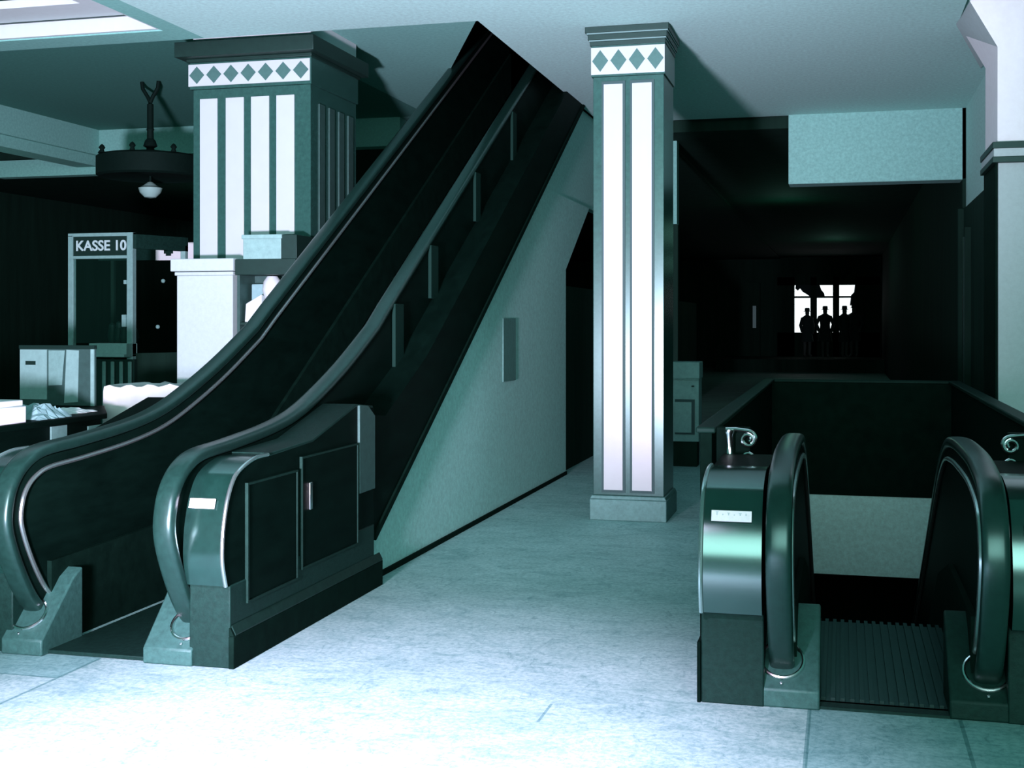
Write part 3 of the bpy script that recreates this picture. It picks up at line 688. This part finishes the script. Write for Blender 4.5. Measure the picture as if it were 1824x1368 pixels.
w1 = struct(d2_, 'window_1', 'dark_room'); MB().box(-3.06, -2.93, 45.2, 45.24, 1.42, 2.2).build('pane', 'glass_bowl', w1)
# raised lobby the street doors open from
struct(MB().box(-4, 1.3, 41.5, 45.05, 0, .42), 'floor_lobby', 'dark_room')

def person(x, y, zf, h, rot, pose, label):
    root = thing('person', label, 'person', (x, y, zf), 'people at the street doors')
    k = h/1.72
    J = {'pel': (0, 0, .93), 'sp': (0, 0, 1.12), 'ch': (0, .0, 1.33), 'nk': (0, 0, 1.47), 'hd': (0, -.015, 1.56), 'ht': (0, -.01, 1.69)}
    R = {'pel': .135, 'sp': .115, 'ch': .135, 'nk': .052, 'hd': .085, 'ht': .075}
    E_ = [('pel', 'sp'), ('sp', 'ch'), ('ch', 'nk'), ('nk', 'hd'), ('hd', 'ht')]
    for s_, n_ in ((-1, 'l'), (1, 'r')):
        st = pose['step']*s_
        J.update({'sh'+n_: (s_*.17, 0, 1.40), 'el'+n_: (s_*(.22+pose['arm']*.06), .03-st*.3, 1.13), 'wr'+n_: (s_*.2, -.04-st*.5, .90), 'pa'+n_: (s_*.2, -.06-st*.55, .83),
                  'hi'+n_: (s_*.09, 0, .87), 'kn'+n_: (s_*.095, st*.5-.02, .49), 'an'+n_: (s_*.095, st, .08), 'to'+n_: (s_*.11, st-.14, .035)})
        R.update({'sh'+n_: .062, 'el'+n_: .045, 'wr'+n_: .034, 'pa'+n_: .036, 'hi'+n_: .10, 'kn'+n_: .065, 'an'+n_: .045, 'to'+n_: .034})
        E_ += [('ch', 'sh'+n_), ('sh'+n_, 'el'+n_), ('el'+n_, 'wr'+n_), ('wr'+n_, 'pa'+n_), ('pel', 'hi'+n_), ('hi'+n_, 'kn'+n_), ('kn'+n_, 'an'+n_), ('an'+n_, 'to'+n_)]
    names = list(J); me = bpy.data.meshes.new('body')
    me.from_pydata([tuple(c*k for c in J[n]) for n in names], [(names.index(a), names.index(b)) for a, b in E_], [])
    o = bpy.data.objects.new('body', me); C.objects.link(o)
    o.modifiers.new('skin', 'SKIN'); sd = o.modifiers.new('sub', 'SUBSURF'); sd.levels = sd.render_levels = 1
    for i, n in enumerate(names): me.skin_vertices[0].data[i].radius = (R[n]*k, R[n]*k*(.8 if n in ('pel', 'sp', 'ch') else 1)); me.skin_vertices[0].data[i].use_root = (i == 0)
    dg = bpy.context.evaluated_depsgraph_get(); m2 = bpy.data.meshes.new_from_object(o.evaluated_get(dg)); bpy.data.objects.remove(o)
    for p in m2.polygons: p.use_smooth = True
    m2.materials.clear(); m2.materials.append(M['skin']); b = bpy.data.objects.new('body', m2); C.objects.link(b); b.parent = root
    # coat and hat
    MB2 = MB(); MB2.lathe([(.24*k, .55*k), (.205*k, .75*k), (.175*k, 1.0*k), (.165*k, 1.12*k), (.195*k, 1.3*k), (.20*k, 1.40*k), (.12*k, 1.46*k), (.07*k, 1.49*k)], (0, 0, 0), 20)
    for v in MB2.bm.verts: v.co.y *= .72
    c = MB2.build('coat', 'person', None); c.parent = root
    for s_ in (-1, 1):
        a = Vector((s_*.17, 0, 1.40))*k; e = Vector(J['el'+('l' if s_ < 0 else 'r')])*k; w = Vector(J['wr'+('l' if s_ < 0 else 'r')])*k
        sl = MB().tube([a, e, w], .06*k, 10, up=(1, .01, 0)).build('sleeve', 'person', None); sl.parent = root
    hh = MB().lathe([(.13*k, 1.62*k), (.13*k, 1.635*k), (.088*k, 1.64*k), (.085*k, 1.73*k), (.06*k, 1.75*k), (0, 1.75*k)], (0, -.012*k, 0), 18).build('hat', 'person', None); hh.parent = root
    root.rotation_euler = (0, 0, rot)
    return root
person(-1.16, 44.2, .42, 1.66, 2.7, {'step': .0, 'arm': .2}, 'dark figure in a hat at the left-hand pane of the far street doors')
person(-.56, 44.0, .42, 1.72, 0.2, {'step': .10, 'arm': 1.0}, 'dark figure in a hat at the middle pane of the far street doors')
person(.07, 43.4, .42, 1.72, .9, {'step': .0, 'arm': .6}, 'dark figure in a hat before the right-hand pane of the far street doors')
person(.40, 44.4, .42, 1.78, -.4, {'step': .0, 'arm': .8}, 'dark figure in a hat at the right jamb of the far doors')
# pelmets hung in the door heads
for poly in ([(-1.56, 2.93), (-1.58, 2.80), (-1.50, 2.72), (-1.42, 2.80), (-1.33, 2.68), (-1.2, 2.60), (-1.06, 2.5), (-1.06, 2.93)],
             [(-.86, 2.93), (-.86, 2.5), (-.58, 2.5), (-.60, 2.62), (-.70, 2.75), (-.76, 2.93)],
             [(.46, 2.93), (.46, 2.2), (.26, 2.2), (.30, 2.55), (.40, 2.66), (.43, 2.93)]):
    MB().prism(poly, 'y', 44.97, 45.05).build('pelmet', 'person', d1)

# ------------------------------------------------------------------ light: sun through the shop front, sky, shop windows behind the camera
W = bpy.data.worlds.new('sky'); S.world = W; W.use_nodes = True
bg = W.node_tree.nodes['Background']; bg.inputs['Color'].default_value = (.20, .85, .75, 1); bg.inputs['Strength'].default_value = .2

def area(name, loc, size, sy, target, power, col):
    l = bpy.data.lights.new(name, 'AREA'); l.shape = 'RECTANGLE'; l.size = size; l.size_y = sy; l.energy = power; l.color = col
    o = bpy.data.objects.new(name, l); C.objects.link(o); o.location = loc
    o.rotation_euler = (Vector(target)-Vector(loc)).to_track_quat('-Z', 'Y').to_euler(); return o
area('shop_window_daylight', (.8, -4.5, 3.4), 7.5, 3.2, (-1.8, 8, 1.6),  700, (.80, 1.0, .99))
sp = bpy.data.lights.new('sun_through_door', 'SPOT'); sp.energy = 56000; sp.color = (1.0, .60, .90); sp.spot_size = math.radians(29); sp.spot_blend = 1.0; sp.shadow_soft_size = .1
so = bpy.data.objects.new('sun_through_door', sp); C.objects.link(so); so.location = (-2.4, -5.5, 6.5)
so.rotation_euler = (Vector((-2.0, 2.0, 0))-Vector(so.location)).to_track_quat('-Z', 'Y').to_euler()

fl_ = bpy.data.lights.new('photographers_flood', 'SPOT'); fl_.energy = 7600; fl_.color = (1.0, .70, .95); fl_.spot_size = math.radians(88); fl_.spot_blend = .9; fl_.shadow_soft_size = .22
fo = bpy.data.objects.new('photographers_flood', fl_); C.objects.link(fo); fo.location = (-2.2, 1.2, .95)
fo.rotation_euler = (Vector((-4.0, 8.8, 4.6))-Vector(fo.location)).to_track_quat('-Z', 'Y').to_euler()
def lamp(name, loc, power):
    l = bpy.data.lights.new(name, 'POINT'); l.energy = power; l.color = (.35, 1.0, .78); l.shadow_soft_size = .25
    o = bpy.data.objects.new(name, l); C.objects.link(o); o.location = loc
for p in ((-1.0, 24, 3.3), (-11, 13, 3.3), (-9.5, 19, 3.2), (-.2, 36, 3.3)): lamp('hall_fill', p, 9)  # added fill points without fittings, lift the blacks deep in the hall

# ------------------------------------------------------------------ camera
cam = bpy.data.cameras.new('camera'); co = bpy.data.objects.new('camera', cam); C.objects.link(co)
F = 2240.0
cam.sensor_fit = 'HORIZONTAL'; cam.sensor_width = 36.0; cam.lens = F*36.0/1824
cam.shift_y = (575-684)/1824.0
cam.clip_start = .05; cam.clip_end = 200
co.location = (0, 0, 1.6); co.rotation_euler = (PI/2, 0, math.atan(588/F))
S.camera = co
S.view_settings.view_transform = 'Standard'; S.view_settings.look = 'None'; S.view_settings.gamma = 1.0; S.view_settings.use_curve_mapping = False
S.view_settings.exposure = 0.0
S.cycles.use_denoising = True
S.cycles.max_bounces = 8; S.cycles.diffuse_bounces = 5
